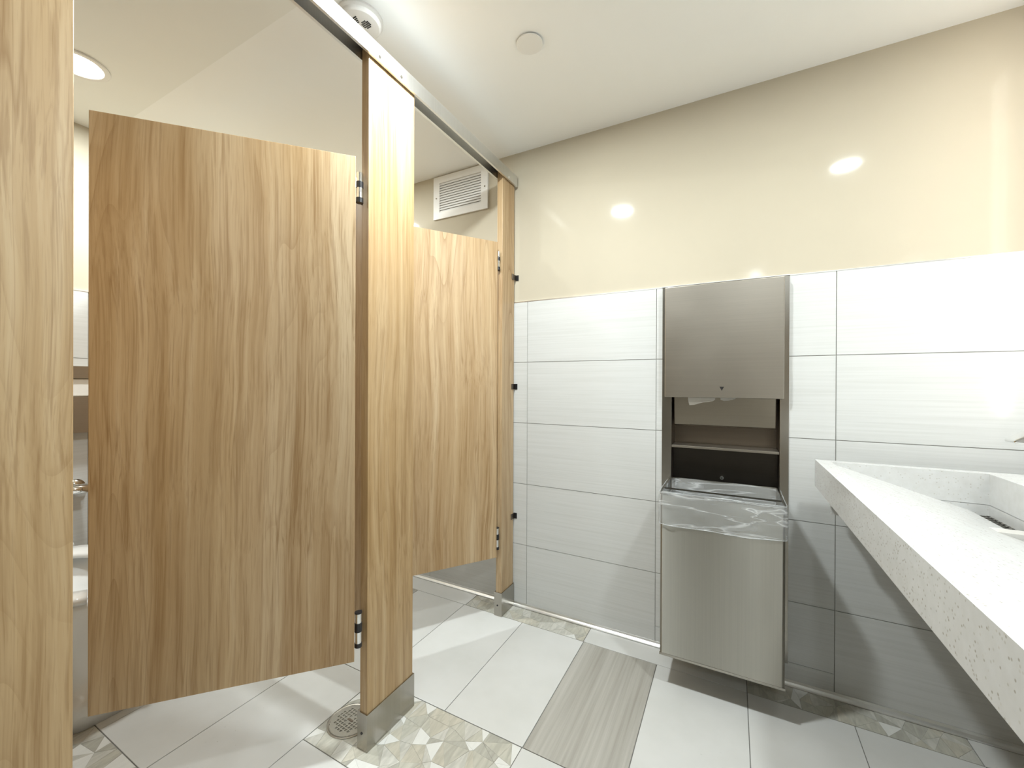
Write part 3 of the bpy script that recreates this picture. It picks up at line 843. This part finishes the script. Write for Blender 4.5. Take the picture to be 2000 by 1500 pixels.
# ------------------------------------------------------------------ counter with trough sink
CX0, CY1, CY0, CZ1, CZ0 = .2555, 1.767, -.32, .873, .781
SX0, SX1, SY1, SY0 = .296, .668, 1.730, .12
ct = thing('sink_counter', 'long white speckled quartz counter with a sloping trough sink, jutting from the right', 'counter', (CX0, 0, CZ0))
bm = bmesh.new(); q = -CX0
zt_, zb_ = CZ1 - CZ0, 0
xr = XR - .0006
box(bm, 0, SX0 + q, CY0, CY1, zb_, zt_)
box(bm, SX1 + q, xr + q, CY0, CY1, zb_, zt_)
box(bm, SX0 + q, SX1 + q, SY1, CY1, zb_, zt_); box(bm, SX0 + q, SX1 + q, CY0, SY0, zb_, zt_)
bmesh.ops.remove_doubles(bm, verts=bm.verts, dist=1e-6)
obj('worktop', bm, M['quartz'], ct)
bm = bmesh.new()  # sloping basin floor, ends in a lip above the slot
zs0, zs1 = zt_ - .004, zt_ - .119
loft(bm, [[(SX0 + q, y, zs0), (.628 + q, y, zs1 + .006), (.634 + q, y, zs1 - .002), (.628 + q, y, zs1 - .022), (SX0 + q, y, zs0 - .04)] for y in (SY0, SY1)])
obj('basin_slope', bm, M['quartz'], ct)
bm = bmesh.new()
box(bm, SX1 + q, SX1 + .02 + q, SY0, SY1, -.075, zb_ + .001); box(bm, .60 + q, SX1 + .02 + q, SY0, SY1, -.085, -.075)
box(bm, SX0 + q, SX1 + .02 + q, SY1, SY1 + .02, -.085, zb_ + .001); box(bm, SX0 + q, SX1 + .02 + q, SY0 - .02, SY0, -.085, zb_ + .001)
obj('basin_shell', bm, M['quartz'], ct)
bm = bmesh.new()
y = SY1 - .004; zg = zs1 - .004
gx0, gx1 = .635 + q, SX1 - .0006 + q
while y > SY0 + .02:
    box(bm, gx0, gx1, y - .006, y, zg - .003, zg); y -= .020
box(bm, gx0, gx0 + .006, SY0, SY1, zg - .003, zg); box(bm, gx1 - .006, gx1, SY0, SY1, zg - .003, zg)
obj('slot_grate', bm, M['steel'], ct)
bbox('slot_channel', (gx0 - .004, gx1, SY0, SY1, zg - .03, zg - .024), M['black'], ct)
bm = bmesh.new(); cyl(bm, (gx0 + gx1) / 2, 1.52, zg, zg + .003, .006); obj('grate_screw', bm, M['chrome'], ct)
for yb in (1.45, .70, -.1):
    bm = bmesh.new(); loft(bm, [[(.42 + q, y_, -.001), (xr + q, y_, -.001), (xr + q, y_, -.30), (xr - .03 + q, y_, -.30), (xr - .05 + q, y_, -.12), (.42 + q, y_, -.09)] for y_ in (yb - .02, yb + .02)])
    obj('wall_bracket', bm, M['white_metal'], ct)

# spout
FYa = 1.37
fc = thing('faucet', 'chrome spout reaching over the sink at the right edge of the view', 'faucet', (XR, FYa, 1.0))
bm = bmesh.new()
def fr_(x, w_, z0, z1): return [(x, -w_, z0), (x, w_, z0), (x, w_, z1), (x, -w_, z1)]
loft(bm, [fr_(-.300, .020, .004, .010), fr_(-.272, .024, .002, .030), fr_(-.20, .026, .004, .046), fr_(-.08, .026, .008, .054), fr_(-.006, .026, .008, .058)])
obj('spout', bm, M['chrome'], fc, .004, seg=3)
bm = bmesh.new(); tube(bm, [(-.258, 0, .008), (-.258, 0, -.006)], [.010, .009], 20); obj('aerator', bm, M['black'], fc)
bm = bmesh.new(); tube(bm, [(-.0007, 0, .03), (-.010, 0, .03)], [.036, .033], 32); obj('wall_flange', bm, M['chrome'], fc)

# mirror with its light strips, on the wall behind the sink
mr = thing('vanity_mirror', 'tall wall mirror with vertical light strips behind the sink counter, just outside the view', 'mirror', (XR, 0, 1.06))
bbox('mirror_glass', (-.012, -.0006, -.30, 1.560, 0, 1.20), M['mirror'], mr)
for yy_ in (1.575, 1.615):
    ls = bbox('light_strip', (-.0050, -.0006, yy_ - .0030, yy_ + .0030, -.03, 1.20), M['led'], mr)
